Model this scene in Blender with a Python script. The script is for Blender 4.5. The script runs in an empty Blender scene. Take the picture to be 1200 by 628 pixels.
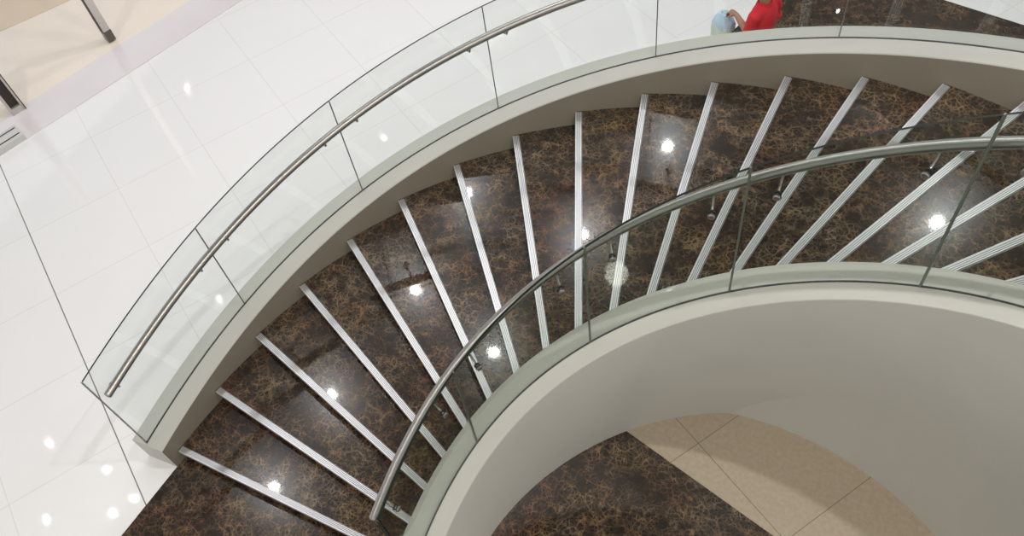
import bpy, bmesh, math, random
from mathutils import Vector, Matrix
random.seed(7)
sc = bpy.context.scene
col = sc.collection
PI = math.pi
H = 0.16                       # riser height
# measured plan of the stair: radius and height curves (series over the step number)
P = dict(
    cx=0.29175, cy=-1.46174, cz=7.07761, rx=0.57486, ry=0.10932, rz=0.42936, f=1002.37326, ppx=0.05922, ppy=71.72700, dth=0.13299, sk=0.11985, sk1=0.07535, sk2=-0.00326, wog=0.18856, woo=0.34742, woh=0.09428, hot=1.12745, hoh=0.89790, wig=0.18657, wii=0.34595, wih=0.09371, hit=1.17175, hit1=0.12787, hit2=0.10746, hih=1.00627, hih1=0.06055, hih2=0.06164,
    ro=[4.52503, -0.22191, 0.01554, 0.00588, 0.06554, -0.02033],
    zo=[0.22496, 0.00245, 0.00389, -0.01316, 0.01219, -0.00385],
    ri=[2.33551, 0.17650, 0.06160, -0.05501, -0.01873, -0.02717],
    zi=[0.22836, -0.01017, 0.01015, -0.00184, -0.00780, 0.00147],
    rw=[2.13245, 0.57453, -0.08621, -0.19489, -0.08096, -0.00359],
)

def ser(co, k):
    u = max(-1.0, min(1.0, (k - 10) / 12)); a = math.acos(u)
    return sum(c * math.cos(j * a) for j, c in enumerate(co))
def pol(r, k, z=0.0):
    a = k * P['dth']; return Vector((-r * math.cos(a), r * math.sin(a), z))
def RO(k): return ser(P['ro'], k)
def RI(k): return ser(P['ri'], k)
def RW(k): return ser(P['rw'], k)
def ZO(k): return H * (k + 1) + ser(P['zo'], k)
def ZI(k): return H * (k + 1) + ser(P['zi'], k)
def GT(k): v = (k - 8) / 8; return P['hit'] + P['hit1'] * v + P['hit2'] * v * v
def HT(k): v = (k - 8) / 8; return P['hih'] + P['hih1'] * v + P['hih2'] * v * v
KEND = 21.0

# ---------------------------------------------------------------- helpers
def obj(name, bm, mat, parent=None, smooth=False, mats=None):
    me = bpy.data.meshes.new(name)
    bmesh.ops.recalc_face_normals(bm, faces=bm.faces)
    bm.to_mesh(me); bm.free()
    for m in (mats or [mat]): me.materials.append(m)
    if smooth:
        for pl in me.polygons: pl.use_smooth = True
        me.set_sharp_from_angle(angle=math.radians(40))
    o = bpy.data.objects.new(name, me); col.objects.link(o)
    if parent:
        o.parent = parent
        bpy.context.view_layer.update()
        o.matrix_parent_inverse = parent.matrix_world.inverted()
    return o
def tag(o, label=None, cat=None, group=None, kind=None):
    if label: o['label'] = label
    if cat: o['category'] = cat
    if group: o['group'] = group
    if kind: o['kind'] = kind
    return o
def thing(name, label, cat, loc=(0, 0, 0), rz=0, group=None):
    o = bpy.data.objects.new(name, None); col.objects.link(o)
    o.location = loc; o.rotation_euler = (0, 0, rz); o.empty_display_size = .1
    bpy.context.view_layer.update()
    return tag(o, label, cat, group)
def box(bm, c, s, rz=0, mi=0, bev=0):
    r = bmesh.ops.create_cube(bm, size=1)
    M = Matrix.Translation(c) @ Matrix.Rotation(rz, 4, 'Z') @ Matrix.Diagonal((s[0], s[1], s[2], 1))
    bmesh.ops.transform(bm, matrix=M, verts=r['verts'])
    fs = {f for v in r['verts'] for f in v.link_faces}
    for f in fs: f.material_index = mi
    if bev:
        es = list({e for v in r['verts'] for e in v.link_edges})
        bmesh.ops.bevel(bm, geom=es, offset=bev, segments=2, affect='EDGES', profile=.5)
def sweep(bm, rings, cap=True, mi=None):
    """rings: lists of points, closed profile, lofted one to the next"""
    vs = [[bm.verts.new(q) for q in r] for r in rings]
    n = len(vs[0])
    for a, b in zip(vs[:-1], vs[1:]):
        for i in range(n):
            f = bm.faces.new((a[i], a[(i + 1) % n], b[(i + 1) % n], b[i]))
            if mi: f.material_index = mi[i]
    if cap:
        f0 = bm.faces.new(vs[0][::-1]); f1 = bm.faces.new(vs[-1])
        if mi: f0.material_index = f1.material_index = mi[-1]
def tube(bm, pts, rad, n=16, round_ends=True):
    """round tube through pts; rad number or list; ends domed"""
    pts = [Vector(q) for q in pts]
    rr = rad if isinstance(rad, (list, tuple)) else [rad] * len(pts)
    rings = []
    up = Vector((0, 0, 1))
    for i, q in enumerate(pts):
        t = (pts[min(i + 1, len(pts) - 1)] - pts[max(i - 1, 0)]).normalized()
        if abs(t.dot(up)) > .97: up = Vector((1, 0, 0))
        a = t.cross(up).normalized(); b = a.cross(t).normalized()
        if round_ends and i == 0:
            for s, w in ((1, .35), (.75, .75), (.4, .95)):
                rings.append([q - t * rr[0] * s * .6 + (a * math.cos(2 * PI * j / n) + b * math.sin(2 * PI * j / n)) * rr[0] * w for j in range(n)])
        rings.append([q + (a * math.cos(2 * PI * j / n) + b * math.sin(2 * PI * j / n)) * rr[i] for j in range(n)])
        if round_ends and i == len(pts) - 1:
            for s, w in ((.4, .95), (.75, .75), (1, .35)):
                rings.append([q + t * rr[i] * s * .6 + (a * math.cos(2 * PI * j / n) + b * math.sin(2 * PI * j / n)) * rr[i] * w for j in range(n)])
    sweep(bm, rings)
def ball(bm, c, s, rot=None, seg=20):
    r = bmesh.ops.create_uvsphere(bm, u_segments=seg, v_segments=seg // 2 + 2, radius=1)
    M = Matrix.Translation(c) @ (rot or Matrix.Identity(4)) @ Matrix.Diagonal((s[0], s[1], s[2], 1))
    bmesh.ops.transform(bm, matrix=M, verts=r['verts'])
def prism(bm, pts, z0, z1):
    a = [bm.verts.new((x, y, z0)) for x, y in pts]; b = [bm.verts.new((x, y, z1)) for x, y in pts]
    n = len(pts)
    for i in range(n): bm.faces.new((a[i], a[(i + 1) % n], b[(i + 1) % n], b[i]))
    bm.faces.new(a[::-1]); bm.faces.new(b)

# ---------------------------------------------------------------- materials
def mat(name, color=(.8, .8, .8), rough=.5, metal=0, spec=.5, coat=0, coat_rough=.03):
    m = bpy.data.materials.new(name); m.use_nodes = True
    b = m.node_tree.nodes['Principled BSDF']
    b.inputs['Base Color'].default_value = (*color, 1); b.inputs['Roughness'].default_value = rough
    b.inputs['Metallic'].default_value = metal; b.inputs['Specular IOR Level'].default_value = spec
    b.inputs['Coat Weight'].default_value = coat; b.inputs['Coat Roughness'].default_value = coat_rough
    return m, m.node_tree, b
class NT:
    def __init__(s, nt): s.nt = nt
    def n(s, t, **k):
        o = s.nt.nodes.new(t)
        for a, v in k.items(): setattr(o, a, v)
        return o
    def l(s, a, b): s.nt.links.new(a, b)
    def math(s, op, a, b=None, c=None, clamp=False):
        o = s.n('ShaderNodeMath', operation=op, use_clamp=clamp)
        for i, v in enumerate((a, b, c)):
            if v is None: continue
            if isinstance(v, (int, float)): o.inputs[i].default_value = v
            else: s.l(v, o.inputs[i])
        return o.outputs[0]
    def ramp(s, f, stops):
        r = s.n('ShaderNodeValToRGB'); e = r.color_ramp.elements
        while len(e) < len(stops): e.new(.5)
        for q, (pos, c) in zip(e, stops): q.position = pos; q.color = (*c, 1) if len(c) == 3 else c
        s.l(f, r.inputs[0]); return r.outputs[0]
    def mix(s, f, a, b, mode='MIX'):
        m = s.n('ShaderNodeMix', data_type='RGBA', blend_type=mode)
        for i, v in ((0, f), (6, a), (7, b)):
            if isinstance(v, (int, float)): m.inputs[i].default_value = v
            elif isinstance(v, tuple): m.inputs[i].default_value = (*v, 1)
            else: s.l(v, m.inputs[i])
        return m.outputs[2]
    def noise(s, vec, scale, detail=4, rough=.5, dist=0):
        o = s.n('ShaderNodeTexNoise'); o.inputs['Scale'].default_value = scale; o.inputs['Detail'].default_value = detail
        o.inputs['Roughness'].default_value = rough; o.inputs['Distortion'].default_value = dist
        s.l(vec, o.inputs['Vector']); return o

def marble(name, gain=1.0, rough=.2, coat=1.0):
    """dark brown marble with a crackle of tan veins; every slab is cut from another place in the block"""
    m, nt, b = mat(name, rough=rough, coat=coat, coat_rough=.03, spec=.24)
    t = NT(nt)
    tc = t.n('ShaderNodeTexCoord'); oi = t.n('ShaderNodeObjectInfo')
    off = t.n('ShaderNodeVectorMath', operation='MULTIPLY_ADD')
    t.l(oi.outputs['Random'], off.inputs[0]); off.inputs[1].default_value = (37, 53, 71); t.l(tc.outputs['Object'], off.inputs[2])
    v0 = off.outputs[0]
    nz = t.noise(v0, 9, 3, .5)
    wv = t.n('ShaderNodeVectorMath', operation='MULTIPLY_ADD'); t.l(nz.outputs['Color'], wv.inputs[0]); wv.inputs[1].default_value = (.07, .07, .07); t.l(v0, wv.inputs[2])
    v = wv.outputs[0]
    def crack(scale, w):
        o = t.n('ShaderNodeTexVoronoi', feature='DISTANCE_TO_EDGE'); o.inputs['Scale'].default_value = scale; t.l(v, o.inputs['Vector'])
        return t.math('SUBTRACT', 1.0, t.math('DIVIDE', o.outputs['Distance'], w, clamp=True), clamp=True)
    c1 = t.math('POWER', crack(12, .10), 1.5); c2 = t.math('POWER', crack(26, .17), 1.3); c3 = t.math('POWER', crack(55, .28), 1.2)
    patch = t.ramp(t.noise(v0, 3.2, 3, .55).outputs['Fac'], [(.36, (.28,) * 3), (.58, (1,) * 3)])
    patch2 = t.ramp(t.noise(v, 9, 4, .6).outputs['Fac'], [(.36, (.2,) * 3), (.62, (1,) * 3)])
    veins = t.math('ADD', t.math('MULTIPLY', c1, .8), t.math('ADD', t.math('MULTIPLY', c2, .75), t.math('MULTIPLY', c3, .35)))
    veins = t.math('MULTIPLY', t.math('MULTIPLY', veins, patch), patch2, clamp=True)
    cloud = t.noise(v, 14, 8, .7)
    g = gain
    base = t.ramp(cloud.outputs['Fac'], [(.35, (.003 * g, .002 * g, .0015 * g)), (.52, (.013 * g, .007 * g, .005 * g)), (.75, (.045 * g, .026 * g, .016 * g))])
    tint = t.ramp(t.noise(v0, 1.7, 2).outputs['Fac'], [(.35, (.20 * g, .10 * g, .052 * g)), (.5, (.24 * g, .15 * g, .07 * g)), (.66, (.24 * g, .17 * g, .11 * g))])
    cc = t.mix(veins, base, tint)
    t.l(cc, b.inputs['Base Color'])
    return m

GA = math.radians(32.0)      # grid direction of the floor tiles
def tile_floor(name, c0, c1, grout, grout2, rough, wobble=.0, mottled=0.0):
    """polished floor tiles: two families of joints 1.09 m apart, one of them a wide dark joint"""
    m, nt, b = mat(name, rough=rough, spec=.5)
    t = NT(nt)
    geo = t.n('ShaderNodeNewGeometry'); sep = t.n('ShaderNodeSeparateXYZ'); t.l(geo.outputs['Position'], sep.inputs[0])
    x, y = sep.outputs[0], sep.outputs[1]
    s_, c_ = math.sin(GA), math.cos(GA)
    w = t.math('ADD', t.math('MULTIPLY', x, s_), t.math('MULTIPLY', y, c_))
    u = t.math('SUBTRACT', t.math('MULTIPLY', x, c_), t.math('MULTIPLY', y, s_))
    def lines(v, off, pitch, width):
        q = t.math('DIVIDE', t.math('SUBTRACT', v, off), pitch)
        f = t.math('ABSOLUTE', t.math('SUBTRACT', t.math('FRACT', t.math('ADD', q, .5)), .5))
        return t.math('LESS_THAN', t.math('MULTIPLY', f, pitch), width)
    jw = lines(w, .36, 1.105, .0035); ju = lines(u, -1.23, 1.094, .0035)
    big = t.math('LESS_THAN', t.math('ABSOLUTE', t.math('ADD', t.math('SUBTRACT', w, -2.955), 0)), .006)
    # each tile slightly its own tone
    ix = t.math('FLOOR', t.math('DIVIDE', t.math('SUBTRACT', w, .36), 1.105)); iy = t.math('FLOOR', t.math('DIVIDE', t.math('ADD', u, 1.23), 1.094))
    cb = t.n('ShaderNodeCombineXYZ'); t.l(ix, cb.inputs[0]); t.l(iy, cb.inputs[1])
    wn = t.n('ShaderNodeTexWhiteNoise', noise_dimensions='3D'); t.l(cb.outputs[0], wn.inputs['Vector'])
    nz = t.noise(geo.outputs['Position'], 26 if mottled else 1.3, 5, .6)
    f = t.math('ADD', t.math('MULTIPLY', wn.outputs['Value'], .35), t.math('MULTIPLY', t.ramp(nz.outputs['Fac'], [(.35, (0,) * 3), (.65, (1,) * 3)]), .65))
    base = t.mix(f, c0, c1)
    base = t.mix(t.math('MAXIMUM', jw, ju), base, grout)
    base = t.mix(big, base, grout2)
    t.l(base, b.inputs['Base Color'])
    return m

M = {}
M['marble'] = marble('dark_brown_marble', .76)
M['marble_floor'] = marble('dark_brown_marble_floor', .72)
M['white_tile'] = tile_floor('white_tile', (.85, .835, .82), (.87, .855, .84), (.72, .70, .68), (.22, .21, .20), .05)
M['beige_tile'] = tile_floor('beige_tile', (.36, .295, .21), (.43, .36, .27), (.20, .16, .11), (.2, .16, .11), .22, mottled=1)

def painted(name, c, rough=.45):
    m, nt, b = mat(name, c, rough)
    t = NT(nt); tc = t.n('ShaderNodeTexCoord')
    n = t.noise(tc.outputs['Object'], 1.8, 3, .5)
    t.l(t.mix(t.ramp(n.outputs['Fac'], [(.3, (0,) * 3), (.7, (1,) * 3)]), tuple(x * .96 for x in c), c), b.inputs['Base Color'])
    bp = t.n('ShaderNodeBump'); bp.inputs['Strength'].default_value = .04; t.l(t.noise(tc.outputs['Object'], 60, 3).outputs['Fac'], bp.inputs['Height']); t.l(bp.outputs[0], b.inputs['Normal'])
    return m
M['paint'] = painted('cream_painted_plaster', (.475, .46, .41))
M['shaded_face'] = painted('shade_toned_curb_face', (.20, .175, .13))  # outer curb's inner face: shade and marble reflection put into a darker taupe
M['ceiling'] = painted('white_ceiling_paint', (.30, .30, .295), .8)

def metal(name, c, rough, metalness=1.0, brush=90):
    m, nt, b = mat(name, c, rough, metalness)
    t = NT(nt); tc = t.n('ShaderNodeTexCoord'); n = t.noise(tc.outputs['Object'], brush, 2)
    t.l(t.math('MULTIPLY_ADD', n.outputs['Fac'], .12, rough - .06), b.inputs['Roughness'])
    return m
M['steel'] = metal('brushed_steel', (.40, .385, .36), .34, brush=14)
M['dark_steel'] = metal('dark_steel', (.16, .15, .14), .3)
M['aluminium'] = metal('ribbed_aluminium', (.66, .66, .67), .38, .6)
M['frame_metal'] = metal('shopfront_metal', (.62, .58, .54), .3, .7)
M['rubber'] = mat('black_rubber', (.02, .022, .02), .5)[0]
M['dark_slot'] = mat('dark_slot', (.03, .02, .018), .5)[0]

def glass(name, tint, edge):
    m = bpy.data.materials.new(name); m.use_nodes = True
    nt = m.node_tree; nt.nodes.clear(); t = NT(nt)
    out = t.n('ShaderNodeOutputMaterial'); tr = t.n('ShaderNodeBsdfTransparent'); tr.inputs[0].default_value = (*tint, 1)
    gl = t.n('ShaderNodeBsdfGlossy'); gl.inputs['Roughness'].default_value = .02; gl.inputs[0].default_value = (.95, 1, .97, 1)
    lw = t.n('ShaderNodeLayerWeight'); lw.inputs[0].default_value = .5
    mx = t.n('ShaderNodeMixShader'); t.l(t.math('MULTIPLY_ADD', t.math('POWER', lw.outputs['Facing'], 5.0), .9, .035), mx.inputs[0]); t.l(tr.outputs[0], mx.inputs[1]); t.l(gl.outputs[0], mx.inputs[2]); t.l(mx.outputs[0], out.inputs[0])
    e = mat(name + '_polished_edge', edge, .35, spec=.15)[0]
    return m, e
M['glass'], M['glass_edge'] = glass('clear_glass', (.965, .980, .974), (.035, .042, .040))
M['glass_in'], M['glass_edge_in'] = glass('greenish_glass', (.875, .898, .872), (.012, .016, .012))

# ---------------------------------------------------------------- floor and ceiling
def slab(name, pts, z0, z1, m):
    bm = bmesh.new(); prism(bm, pts, z0, z1)
    return tag(obj(name, bm, m), kind='structure')
slab('floor', [(-22, -14), (22, -14), (22, 26), (-22, 26)], -.2, 0, M['white_tile'])
# beige tiles inside the well, under the stair
ring = [pol(RW(k * .5) + .2, k * .5) for k in range(-6, 45)]
a0, a1 = ring[-1], ring[0]
pts = [(q.x, q.y) for q in ring] + [(2.6, -1.5), (1.5, -2.6), (-1.0, -2.6)]
slab('floor', pts, 0, .004, M['beige_tile'])
# dark marble apron from the foot of the stair into the well
slab('floor', [(-4.62, .35), (-4.67, -.15), (-4.74, -.87), (-5.2, -5.5), (4.5, -5.5), (3.2, .50), (.55, 1.32), (-.92, 1.78), (-3.0, 2.43), (-4.2, 1.2)], 0, .008, M['marble_floor'])
# dark marble field beyond the outer curb
slab('floor', [(-1.5, 4.55), (-1.27, 7.6), (-1.17, 9.02), (.62, 8.59), (1.56, 8.37), (6.0, 7.3), (5.4, 2.0), (4.4, 2.2), (3.2, 3.35), (1.5, 4.4)], 0, .008, M['marble_floor'])
# shop floor
sd = Vector((.341, .940)); sn = Vector((-.940, .341)); so = Vector((-9.32, 2.89))
def sp(a, b): q = so + sd * a + sn * b; return (q.x, q.y)
pink = painted('pinkish_marble_threshold', (.78, .72, .72), .12)
cream = painted('warm_cream_shop_floor', (.88, .77, .66), .15)
tan_ = painted('tan_shop_floor', (.72, .57, .42), .3)
slab('floor', [sp(-6, 0), sp(9, 0), sp(9, .62), sp(-6, .62)], 0, .012, pink)
slab('floor', [sp(-6, .62), sp(9, .62), sp(9, 7), sp(-6, 7)], 0, .010, cream)
slab('floor', [(-11.93, 3.5), (-11.31, 4.4), (-10.73, 5.32), (-9.6, 7.2), (-14, 8.5), (-15, 4.2)], .010, .016, tan_)

bm = bmesh.new(); prism(bm, [(-20, -12), (20, -12), (20, 24), (-20, 24)], 9.05, 9.25)
tag(obj('ceiling', bm, M['ceiling']), kind='structure')

# ---------------------------------------------------------------- staircase
st = thing('spiral_staircase', 'curved staircase with dark brown marble steps between cream painted curbs', 'staircase', (0, 0, 0))
def steps(a, b, d): n = max(1, int(round((b - a) / d))); return [a + (b - a) * i / n for i in range(n + 1)]
def curb(name, ra, rb, za, foot_b, ks, face=None):
    bm = bmesh.new(); rings = []; c = .012
    for k in ks:
        r0, r1, z = ra(k), rb(k), za(k); s = 1 if r1 > r0 else -1
        f0 = r0; f1 = foot_b(k)
        rings.append([pol(f0, k, 0), pol(r0, k, z - c), pol(r0 + s * c * .3, k, z - c * .3), pol(r0 + s * c, k, z), pol(r1 - s * c, k, z), pol(r1 - s * c * .3, k, z - c * .3), pol(r1, k, z - c), pol(f1, k, 0)])
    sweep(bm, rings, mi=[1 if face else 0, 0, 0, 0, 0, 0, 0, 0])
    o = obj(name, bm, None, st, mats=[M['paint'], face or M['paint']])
    for pl in o.data.polygons: pl.use_smooth = True
    o.data.set_sharp_from_angle(angle=math.radians(50))
    return o
KO0 = -.18
curb('outer_curb', RO, lambda k: RO(k) + P['woo'], ZO, lambda k: RO(k) + P['woo'], steps(KO0, KEND, .125), M['shaded_face'])
curb('inner_curb', RI, lambda k: RI(k) - P['wii'], ZI, RW, steps(-2.0, KEND, .125))

def nosing(k):
    A = pol(RO(k), k); u = (k - 8) / 8; a = k * P['dth'] + P['sk'] + P['sk1'] * u + P['sk2'] * u * u
    d = Vector((math.cos(a), -math.sin(a), 0))
    # walk in along the nosing until it meets the inner curb
    lo, hi = .5, 4.0
    def inside(s):
        q = A + d * s; ang = math.atan2(q.y, -q.x)
        if ang < -1.2: ang += 2 * PI
        return math.hypot(q.x, q.y) < RI(ang / P['dth'])
    s = .5
    while not inside(s) and s < 4: s += .01
    q = A + d * s; ang = math.atan2(q.y, -q.x)
    if ang < -1.2: ang += 2 * PI
    return A, q, ang / P['dth'], d
NS = 21
NO = [nosing(k) for k in range(NS + 1)]
def perp(d): return Vector((d.y, -d.x, 0))       # towards the next, higher step
for k in range(NS):
    A, B, kb, d = NO[k]; A2, B2, kb2, d2 = NO[k + 1]
    pf = perp(d)
    if pf.dot(A2 - A) < 0: pf = -pf
    z = H * (k + 1)
    over = .012
    outer = [pol(RO(q) + over, q) for q in steps(k, k + 1, .125)]
    inner = [pol(RI(q) - over, q) for q in steps(kb, kb2, .125)]
    back = .05
    outer[-1] += pf * back; inner[-1] += pf * back
    pts = [(q.x, q.y) for q in outer] + [(q.x, q.y) for q in reversed(inner)]
    # tread, its origin at its own middle
    bm = bmesh.new(); prism(bm, pts, z - .032, z)
    tr = obj('tread', bm, M['marble'], st)
    # ribbed aluminium strip along the front edge
    A3, B3 = A + d * .012, B - d * .002
    bm = bmesh.new(); prof = [(-.010, -.034), (-.010, .003), (-.006, .006)]
    x = -.004
    for i in range(4): prof += [(x, .006), (x + .0085, .006), (x + .009, .0025), (x + .013, .0025)]; x += .0135
    prof += [(x, .0055), (x + .004, .0005), (x + .004, -.004), (-.004, -.004), (-.004, -.034)]
    sweep(bm, [[q + pf * a + Vector((0, 0, z + h)) for a, h in prof] for q in (A3, B3)], mi=[1 if abs(prof[i][1] - .0025) < 1e-6 and abs(prof[(i + 1) % len(prof)][1] - .0025) < 1e-6 else 0 for i in range(len(prof))])
    obj('nosing_strip', bm, None, tr, mats=[M['aluminium'], M['dark_steel']])
    # riser
    bm = bmesh.new(); zb = H * k - (.0 if k == 0 else .03)
    C0, C1 = A - d * .02 + pf * .012, B + d * .02 + pf * .012
    f = [C0, C1, C1 + pf * .02, C0 + pf * .02]
    prism(bm, [(q.x, q.y) for q in f], max(zb, .008 if k == 0 else zb), z - .032)
    obj('riser', bm, M['marble'], st)

# ---------------------------------------------------------------- glass balustrades
def panel(parent, ra, zb, h, ka, kb, m, e, gap, tt=.0075):
    bm = bmesh.new(); rings = []
    ks = steps(ka, kb, .125)
    for k in ks:
        kk = k
        if k == ks[0]: kk = k + gap
        if k == ks[-1]: kk = k - gap
        r = ra(kk); z = zb(kk)
        rings.append([pol(r - tt, kk, z), pol(r - tt, kk, z + h(kk)), pol(r + tt, kk, z + h(kk)), pol(r + tt, kk, z)])
    sweep(bm, rings, mi=[0, 1, 0, 1])
    # end caps are polished edges
    o = obj('glass_panel', bm, None, parent, mats=[m, e])
    for pl in o.data.polygons:
        if pl.material_index == 0 and len(pl.vertices) == 4 and (pl.index >= len(o.data.polygons) - 2): pl.material_index = 1
        pl.use_smooth = True
    o.data.set_sharp_from_angle(angle=math.radians(30))
    return o
def gasket(parent, ra, zb, ka, kb):
    bm = bmesh.new()
    sweep(bm, [[pol(ra(k) - .0085, k, zb(k) - .01), pol(ra(k) - .0085, k, zb(k) + .002), pol(ra(k) + .0085, k, zb(k) + .002), pol(ra(k) + .0085, k, zb(k) - .01)] for k in steps(ka, kb, .125)])
    obj('sealant_strip', bm, M['rubber'], parent)
def seal(parent, ra, zb, h, k, hw, m):
    """silicone bead between two panes"""
    c = pol(ra(k), k, 0); er = pol(1, k).normalized(); et = Vector((-er.y, er.x, 0)); z = zb(k)
    bm = bmesh.new(); prism(bm, [((c + er * a * .0078 + et * b * hw).x, (c + er * a * .0078 + et * b * hw).y) for a, b in ((-1, -1), (1, -1), (1, 1), (-1, 1))], z, z + h(k) + .001)
    obj('joint_seal', bm, m, parent)
M['seal'] = mat('grey_silicone', (.12, .13, .125), .4)[0]
M['seal_in'] = mat('greenish_silicone', (.13, .15, .12), .4)[0]
GOR = lambda k: RO(k) + P['wog']
GIR = lambda k: RI(k) - P['wig']
ob = thing('outer_glass_balustrade', 'frameless glass balustrade with steel handrail along the outer curb by the white floor', 'balustrade', pol(GOR(0), 0, 0))
JO = [-.14, 2.2, 4.57, 6.87, 9.18, 11.55, 13.9, 16.25, 18.6, KEND]
for a, b in zip(JO[:-1], JO[1:]): panel(ob, GOR, ZO, lambda k: P['hot'], a, b, M['glass'], M['glass_edge'], .007)
gasket(ob, GOR, ZO, JO[0], KEND)
for k in JO[1:-1]: seal(ob, GOR, ZO, lambda k: P['hot'], k, .0045, M['seal'])
ib = thing('inner_glass_balustrade', 'frameless glass balustrade with steel handrail along the inner curb around the well', 'balustrade', pol(GIR(0), 0, 0))
JI = [-.63, 3.23, 7.27, 10.87, 14.72, 18.5, KEND]
for a, b in zip(JI[:-1], JI[1:]): panel(ib, GIR, ZI, GT, a, b, M['glass_in'], M['glass_edge_in'], .012, .0095)
gasket(ib, GIR, ZI, JI[0], KEND)
for k in JI[1:-1]: seal(ib, GIR, ZI, GT, k, .0075, M['seal_in'])
seal(ib, GIR, ZI, GT, JI[0] - .03, .006, M['rubber'])
seal(ob, GOR, ZO, lambda k: P['hot'], JO[0] - .006, .003, M['seal'])
RR = .033
def rail(parent, ra, za, ka, kb):
    bm = bmesh.new(); tube(bm, [pol(ra(k), k, za(k)) for k in steps(ka, kb, .1)], RR, 20)
    return obj('handrail', bm, M['steel'], parent, smooth=True)
ORR = lambda k: RO(k) + P['wog'] - P['woh']; ORZ = lambda k: ZO(k) + P['hoh']
IRR = lambda k: RI(k) - P['wig'] + P['wih']; IRZ = lambda k: ZI(k) + HT(k)
orail = rail(ob, ORR, ORZ, -.07, KEND)
irail = rail(ib, IRR, IRZ, -.5, KEND)
def bracket(parent, k, rr, rz, gr, drop, sgn, cap):
    """goose-neck arm from the rail's underside to a round clamp on the glass"""
    c = pol(rr(k), k, rz(k)); e = pol(gr(k) - sgn * .010, k, rz(k) - drop)
    o1 = pol(gr(k) + sgn * .030, k, rz(k) - drop)
    ax = (o1 - e).normalized()
    bm = bmesh.new()
    tube(bm, [c + Vector((0, 0, -RR * .8)), c + Vector((0, 0, -drop * .62)), c.lerp(e, .35) + Vector((0, 0, -drop * .55)), e], [.009, .009, .009, .010], 10)
    br = obj('bracket', bm, M['steel'], parent, smooth=True)
    bm = bmesh.new()
    tube(bm, [e - ax * .006, e + ax * .003], .021, 16, False)
    tube(bm, [e + ax * .0195, e + ax * (.0195 + cap)], [.024, .022], 18, False)
    tube(bm, [e, e + ax * .02], .008, 10, False)
    return br
def clamp(parent, k, rr, rz, gr, drop, sgn):
    br = bracket(parent, k, rr, rz, gr, drop, sgn, .01)
    z = rz(k) - drop; g = pol(gr(k), k, z); ax = (pol(gr(k) + sgn, k, z) - g).normalized()
    bm = bmesh.new(); tube(bm, [g - ax * .020, g - ax * .0085], .022, 18, False); tube(bm, [g + ax * .0085, g + ax * .014], .026, 18, False)
    obj('rubber_washer', bm, M['rubber'], br)
    bm = bmesh.new(); tube(bm, [g + ax * .014, g + ax * .024, g + ax * .027], [.023, .023, .016], 18, False)
    obj('clamp_disc', bm, M['steel'], br, smooth=False)
for k in [.1, 1.92, 2.46, 4.28, 4.82, 6.59, 7.13, 8.9, 9.45, 11.27, 11.85, 13.6, 14.2, 15.95, 16.55, 18.3, 18.9]:
    clamp(orail, k, ORR, ORZ, GOR, .10, 1)
for k in [0.0, 2.55, 3.95, 6.6, 7.95, 10.2, 11.5, 14.0, 15.4, 17.8, 19.2]:
    clamp(irail, k, IRR, IRZ, GIR, .12, -1)

# ---------------------------------------------------------------- shop entrance, top left
sa = math.atan2(sd.y, sd.x)
def spz(a, b, z): q = so + sd * a + sn * b; return Vector((q.x, q.y, z))
def along(p_): v = Vector(p_) - so; return v.dot(sd), v.dot(sn)
ar, br_ = along((-9.51, 4.76)); al, bl = along((-9.86, 3.22))
en = thing('shop_door_post', 'slim silver metal door post standing on the cream shop floor', 'door post', spz(ar, br_, .01))
bm = bmesh.new(); box(bm, spz(ar, br_, 1.42), (.10, .12, 2.5), sa, bev=.004); obj('post', bm, M['frame_metal'], en)
bm = bmesh.new(); box(bm, spz(ar, br_, .11), (.108, .128, .16), sa, bev=.004); obj('base_sleeve', bm, M['dark_steel'], en)
bm = bmesh.new(); box(bm, spz(ar - .054, br_, 1.42), (.008, .10, 2.5), sa); obj('edge_strip', bm, M['dark_slot'], en)
e2 = thing('shop_window_post', 'pale metal shop window post with a dark recessed slot at the left edge', 'window post', spz(al, bl, .01))
bm = bmesh.new()
for s in (-1, 1): box(bm, spz(al + s * .075, bl, 1.3), (.028, .17, 2.58), sa, bev=.003)
box(bm, spz(al, bl + .075, 1.3), (.17, .02, 2.58), sa)
box(bm, spz(al, bl, .055), (.17, .17, .09), sa, bev=.003)
obj('post', bm, M['frame_metal'], e2)
bm = bmesh.new(); box(bm, spz(al, bl + .01, 1.345), (.122, .11, 2.49), sa); obj('slot', bm, M['dark_slot'], e2)
bm = bmesh.new(); box(bm, spz(al + .094, bl - .02, 1.3), (.008, .15, 2.58), sa); obj('edge_strip', bm, M['dark_slot'], e2)
ac, bc = along((-9.47, 2.75))
pl_ = thing('shop_window_sill', 'low pale grey window sill with dark grooves at the left edge of the shopfront', 'window sill', spz(-1.2, .12, .012))
bm = bmesh.new(); box(bm, spz(-1.35, .13, .052), (2.6, .26, .08), sa, bev=.006); obj('sill', bm, painted('pale_grey_sill', (.62, .60, .58), .25), pl_)
for b_ in (.06, .20):
    bm = bmesh.new(); box(bm, spz(-1.35, b_, .0935), (2.56, .016, .006), sa); obj('groove_strip', bm, M['dark_slot'], pl_)
bm = bmesh.new(); box(bm, spz(-1.45, .40, 1.27), (2.3, .012, 2.5), sa); o = obj('shop_window_glass', bm, M['glass']); tag(o, 'tall clear glass shop window behind the pale sill at the left edge', 'window glass')

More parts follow.
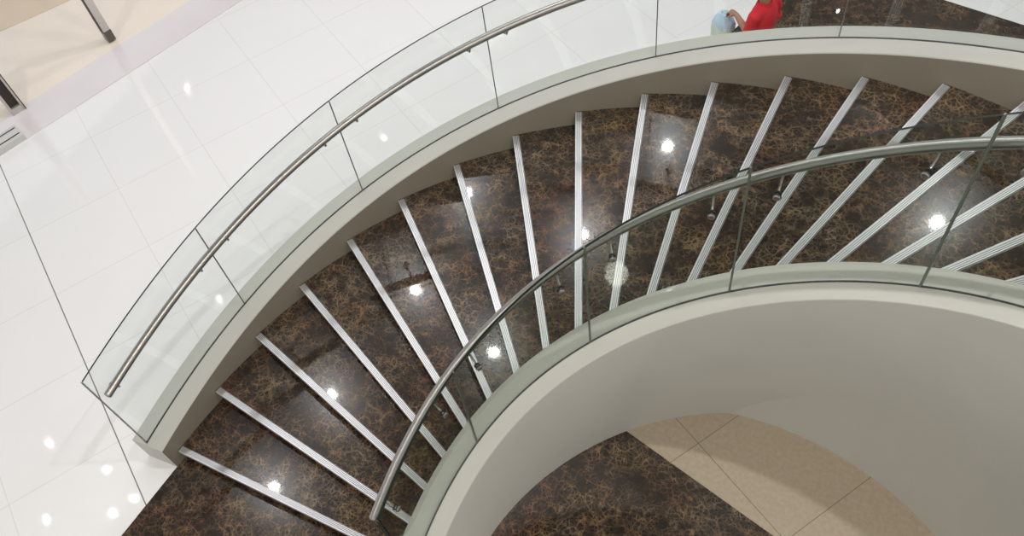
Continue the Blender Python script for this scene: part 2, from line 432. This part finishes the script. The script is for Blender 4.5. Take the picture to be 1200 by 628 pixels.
# ---------------------------------------------------------------- person and what they carry
def fuse(name, build, m, parent, vox=.006, sm=4):
    """one continuous skin grown over the limbs and volumes that build() lays down"""
    bm = bmesh.new(); build(bm)
    me = bpy.data.meshes.new(name + '_tmp'); bm.to_mesh(me); bm.free()
    o = bpy.data.objects.new(name + '_tmp', me); col.objects.link(o)
    r = o.modifiers.new('r', 'REMESH'); r.mode = 'VOXEL'; r.voxel_size = vox
    s = o.modifiers.new('s', 'SMOOTH'); s.factor = .5; s.iterations = sm
    dg = bpy.context.evaluated_depsgraph_get(); dg.update()
    n = bpy.data.meshes.new_from_object(o.evaluated_get(dg)); n.name = name
    bpy.data.objects.remove(o)
    n.materials.clear(); n.materials.append(m)
    for p_ in n.polygons: p_.use_smooth = True
    q = bpy.data.objects.new(name, n); col.objects.link(q); q.parent = parent
    return q
def limb(bm, pts, rad, n=14): tube(bm, pts, rad, n)
skin = mat('warm_brown_skin', (.36, .19, .115), .5)[0]
shirt_m = mat('red_cotton', (.62, .010, .022), .75)[0]
trouser_m = mat('dark_grey_cloth', (.05, .05, .055), .8)[0]
hair_m = mat('black_hair', (.012, .009, .008), .5)[0]
px, py, prz = -1.035, 6.06, math.atan2(.30, -.95)
pe = thing('person', 'person in red polo shirt standing beyond the outer curb, one arm held forward', 'person', (px, py, .008), prz)
HC = Vector((.055, 0, 1.575))
def body(bm):
    ball(bm, HC + Vector((-.008, 0, .025)), (.098, .077, .105)); ball(bm, HC + Vector((.022, 0, -.045)), (.068, .058, .075))
    ball(bm, HC + Vector((.045, 0, -.088)), (.034, .034, .026))
    limb(bm, [HC + Vector((.088, 0, .012)), HC + Vector((.106, 0, -.026))], [.009, .015]); ball(bm, HC + Vector((.088, 0, -.052)), (.011, .026, .007)); ball(bm, HC + Vector((.086, 0, -.062)), (.011, .022, .007))
    for s in (-1, 1):
        ball(bm, HC + Vector((.076, s * .032, .028)), (.014, .024, .007)); ball(bm, HC + Vector((-.006, s * .080, -.008)), (.017, .010, .031))
    limb(bm, [(-.005, 0, 1.36), (.0, 0, 1.43), (.022, 0, 1.52)], [.066, .056, .055])
    ball(bm, (-.005, 0, 1.25), (.105, .165, .20)); ball(bm, (0, 0, 1.05), (.098, .142, .17)); ball(bm, (-.012, 0, .92), (.112, .162, .13))
    for s in (-1, 1):
        limb(bm, [(-.005, 0, 1.375), (-.005, s * .165, 1.365)], [.062, .056])
        limb(bm, [(0, s * .088, .90), (.02, s * .095, .50), (-.01, s * .10, .10)], [.086, .056, .038])
        limb(bm, [(-.045, s * .10, .045), (.06, s * .105, .04), (.16, s * .115, .028)], [.034, .036, .026])
    # far arm hangs, near arm reaches forward with the bag
    limb(bm, [(-.005, -.178, 1.36), (-.03, -.235, 1.10), (.03, -.235, .87)], [.050, .040, .028])
    limb(bm, [(-.005, .178, 1.36), (.03, .20, 1.15), (.15, .12, 1.175), (.275, .05, 1.195)], [.051, .041, .037, .026])
    hand(bm, Vector((.03, -.235, .87)), Vector((.10, 0, -1)).normalized(), Vector((0, 1, 0)), .35)
    hand(bm, Vector((.275, .05, 1.195)), Vector((.93, -.28, -.10)).normalized(), Vector((0, 0, -1)), 1.15)
def hand(bm, w, d, pn, curl):
    """palm along d, fingers bending towards pn, thumb leaving the side of the palm near its base"""
    sd_ = d.cross(pn).normalized()
    limb(bm, [w, w + d * .035, w + d * .078], [.026, .030, .026], 10)
    for j in (-1.5, -.5, .5, 1.5): limb(bm, [w + d * .03 + sd_ * j * .013, w + d * .082 + sd_ * j * .0185], [.015, .0125], 8)
    for j, L in ((-1.5, .062), (-.5, .076), (.5, .080), (1.5, .070)):
        q = w + d * .082 + sd_ * j * .0195; a = 0; pts = [q]
        for seg in (.45, .32, .23):
            a += curl * .62; dd = (d * math.cos(a) + pn * math.sin(a)).normalized(); q = q + dd * L * seg * 1.15; pts.append(q)
        limb(bm, pts, [.0092, .0088, .0080, .0070], 8)
    b = w + d * .022 + sd_ * .024
    t1 = b + (d * .55 + sd_ * .75 + pn * .3).normalized() * .034; t2 = t1 + (d * .8 + sd_ * .1 + pn * .65).normalized() * .030
    limb(bm, [w + d * .012 + sd_ * .008, b, t1, t2], [.015, .0125, .0105, .0085], 8)
fuse('body', body, skin, pe, .0055)
def shirt(bm):
    ball(bm, (-.005, 0, 1.25), (.125, .185, .205)); ball(bm, (.002, 0, 1.05), (.122, .168, .19)); ball(bm, (-.006, 0, .93), (.130, .180, .13))
    for s in (-1, 1): limb(bm, [(-.005, 0, 1.365), (-.005, s * .165, 1.362)], [.076, .070])
    limb(bm, [(-.005, .165, 1.362), (.012, .188, 1.27), (.026, .197, 1.19)], [.072, .066, .062])
    limb(bm, [(-.005, -.165, 1.362), (-.018, -.21, 1.26), (-.028, -.232, 1.15)], [.072, .066, .062])
fuse('polo_shirt', shirt, shirt_m, pe, .008)
def collar(bm):
    n = 24
    rings = []
    for j in range(n):
        a = 2 * PI * j / n; c, s = math.cos(a), math.sin(a)
        fr = max(0, c)
        rings.append([Vector((.004 + c * .066, s * .068, 1.425 - fr * .012)), Vector((.004 + c * .072, s * .074, 1.458 - fr * .02)), Vector((.004 + c * .088, s * .090, 1.418 - fr * .03)), Vector((.004 + c * .082, s * .084, 1.412 - fr * .03))])
    sweep(bm, rings + [rings[0]], cap=False)
    bmesh.ops.remove_doubles(bm, verts=bm.verts, dist=1e-5)
bm = bmesh.new(); collar(bm)
for v in bm.verts: v.co = Matrix.Translation(pe.location) @ Matrix.Rotation(prz, 4, 'Z') @ v.co
obj('collar', bm, shirt_m, pe, smooth=True)
def trousers(bm):
    ball(bm, (-.012, 0, .90), (.122, .172, .12))
    for s in (-1, 1): limb(bm, [(-.004, s * .088, .90), (.02, s * .096, .50), (-.012, s * .102, .10)], [.100, .076, .062])
fuse('trousers', trousers, trouser_m, pe, .008)
def shoes(s):
    def f(bm):
        limb(bm, [(-.05, s * .10, .046), (.06, s * .107, .046), (.165, s * .118, .036)], [.044, .045, .036]); box(bm, (.055, s * .107, .014), (.27, .085, .026), s * .09, bev=.01)
    return f
for s in (-1, 1): fuse('shoe', shoes(s), hair_m, pe, .006)
def hair(bm):
    ball(bm, HC + Vector((-.022, 0, .045)), (.100, .086, .100)); ball(bm, HC + Vector((-.055, 0, -.01)), (.062, .076, .085)); ball(bm, HC + Vector((.045, 0, .098)), (.040, .060, .028))
fuse('hair', hair, hair_m, pe, .006, 2)
RP = Matrix.Translation(pe.location) @ Matrix.Rotation(prz, 4, 'Z')
def loc(v): return RP @ Vector(v)
def local_obj(name, bm, m, parent, smooth=True):
    for v in bm.verts: v.co = RP @ v.co
    return obj(name, bm, m, parent, smooth)
for s in (-1, 1):
    bm = bmesh.new(); ball(bm, HC + Vector((.079, s * .031, .012)), (.010, .012, .008), seg=12); local_obj('eye', bm, mat('eye_white', (.75, .73, .70), .2)[0], pe)
bm = bmesh.new(); tube(bm, [(.120, .09, 1.20), (.119, .09, 1.08), (.124, .09, .92)], .009, 8); tube(bm, [(.12, .09, .925), (.124, .09, .92)], .006, 8); local_obj('white_piping', bm, mat('white_trim', (.85, .85, .83), .6)[0], pe)
# light plastic bag in the forward hand
bgl = loc((.44, .0, .70))
bg = thing('plastic_bag', 'pale blue and green plastic bag held in the hand of the person in red', 'bag', bgl, prz)
def crumple(bm, z0, z1, w0, w1, d0, d1, seed, bulge=.25, cx=.44):
    rnd = random.Random(seed); ph = [rnd.uniform(0, 6.28) for _ in range(8)]; rings = []
    for i in range(13):
        t_ = i / 12; z = z0 + (z1 - z0) * t_; sc_ = 1 + bulge * math.sin(PI * t_)
        hw = (w0 + (w1 - w0) * t_) * sc_; hd = (d0 + (d1 - d0) * t_) * sc_
        rings.append([Vector((cx + math.copysign(abs(math.cos(a)) ** .7, math.cos(a)) * hw * (1 + .07 * math.sin(5 * a + ph[0] + 5 * t_) + .04 * math.sin(11 * a + ph[1] - 8 * t_)),
                              .005 + math.copysign(abs(math.sin(a)) ** .7, math.sin(a)) * hd * (1 + .08 * math.sin(7 * a + ph[2] + 6 * t_)), z + .006 * math.sin(3 * a + ph[3]))) for a in [2 * PI * j / 40 for j in range(40)]])
    sweep(bm, rings)
bm = bmesh.new(); crumple(bm, .96, 1.12, .115, .060, .085, .045, 3); local_obj('bag_body', bm, mat('pale_blue_plastic', (.50, .66, .80), .35)[0], bg)
bm = bmesh.new(); crumple(bm, .72, 1.00, .105, .120, .075, .088, 5, .08); local_obj('bag_base', bm, mat('pale_green_plastic', (.66, .78, .66), .35)[0], bg)
for s in (-1, 1):
    bm = bmesh.new(); tube(bm, [(.44 + s * .045, .01, 1.11), (.42 + s * .03, .02, 1.15), (.385 + s * .012, .025, 1.178), (.37, .03, 1.180)], [.012, .009, .007, .007], 8); local_obj('handle', bm, mat('pale_blue_handle', (.52, .68, .80), .35)[0], bg)
ph_ = thing('shoulder_bag', 'small dark grey bag hanging in front of the person in red', 'bag', loc((.20, .06, .80)), prz)
bm = bmesh.new(); r_ = bmesh.ops.create_cube(bm, size=1)
bmesh.ops.transform(bm, matrix=Matrix.Translation((.225, .05, .93)) @ Matrix.Rotation(.25, 4, 'Y') @ Matrix.Diagonal((.14, .22, .22, 1)), verts=r_['verts'])
for v in bm.verts:
    if v.co.z > .93: v.co.x = .20 + (v.co.x - .20) * .55
bmesh.ops.bevel(bm, geom=list(bm.edges), offset=.02, segments=3, affect='EDGES')
local_obj('pouch', bm, trouser_m, ph_)
bm = bmesh.new(); box(bm, (.272, .05, .985), (.012, .19, .05), 0, bev=.005); local_obj('flap', bm, mat('black_flap', (.03, .03, .033), .6)[0], ph_)
bm = bmesh.new(); tube(bm, [(.21, .13, 1.0), (.20, .13, 1.08), (.17, .10, 1.13), (.15, .02, 1.14), (.17, -.03, 1.08), (.20, -.03, 1.0)], .008, 8); local_obj('strap', bm, mat('dark_strap', (.03, .03, .033), .7)[0], ph_)


# ---------------------------------------------------------------- light
def lamp(x, y, e, r=.085, z=8.98, c=(.98, .985, 1), spread=PI):
    d = bpy.data.lights.new('downlight_and_fill', 'AREA'); d.shape = 'DISK'; d.size = r * 2; d.energy = e; d.color = c; d.spread = spread  # one name for the downlights and the added fill lights
    o = bpy.data.objects.new('downlight_and_fill', d); o.location = (x, y, z); col.objects.link(o); return o
MAIN = [(-3.34, 10.73), (-7.23, 8.96), (-7.42, 6.63), (-5.07, 5.66), (-4.23, 8.26), (-8.53, 1.93), (-8.18, 3.99)]
EM = 80
for x, y in MAIN: lamp(x, y, EM)
lamp(1.70, 8.96, 110)
lamp(.4, 2.35, 230)
for x, y in [(0, -3.2), (2.4, -2.6), (-2.2, -4.0), (4.5, -4.5)]: lamp(x, y, 125, .35, c=(1, .93, .84))  # added warm fill lights, out of view, to brighten the well wall
for x, y in [(-14.1, .95), (-12.4, .94), (-11.4, .65), (-11.6, .21), (-12.9, -.46), (-18.2, 11.6), (-12.7, 5.6), (-11.5, 11.7), (-1.5, 20.1)]: lamp(x, y, 2, .035)
for x, y in [(5, 7), (6, 1), (3, -5), (-3, -6), (-8, -4), (0.5, 13)]: lamp(x, y, 50)  # more added fill, unseen, evening out the light across the hall
w = bpy.data.worlds.new('hall_light'); sc.world = w; w.use_nodes = True
t = NT(w.node_tree); bg_ = w.node_tree.nodes['Background']
tcw = t.n('ShaderNodeTexCoord'); spw = t.n('ShaderNodeSeparateXYZ'); t.l(tcw.outputs['Generated'], spw.inputs[0])
t.l(t.ramp(spw.outputs[2], [(0, (.5, .5, .5)), (.5, (.7, .71, .72))]), bg_.inputs[0]); bg_.inputs[1].default_value = 1.6

# ---------------------------------------------------------------- camera
cd = bpy.data.cameras.new('camera'); cam = bpy.data.objects.new('camera', cd); col.objects.link(cam)
cam.location = (P['cx'], P['cy'], P['cz']); cam.rotation_euler = (P['rx'], P['ry'], P['rz'])
cd.sensor_width = 36; cd.lens = P['f'] / 1200 * 36; cd.shift_x = -P['ppx'] / 1200; cd.shift_y = P['ppy'] / 1200
cd.clip_start = .05; cd.clip_end = 200
sc.camera = cam
sc.view_settings.view_transform = 'Standard'; sc.view_settings.look = 'None'; sc.view_settings.gamma = 1
sc.view_settings.use_curve_mapping = False; sc.view_settings.exposure = -0.16
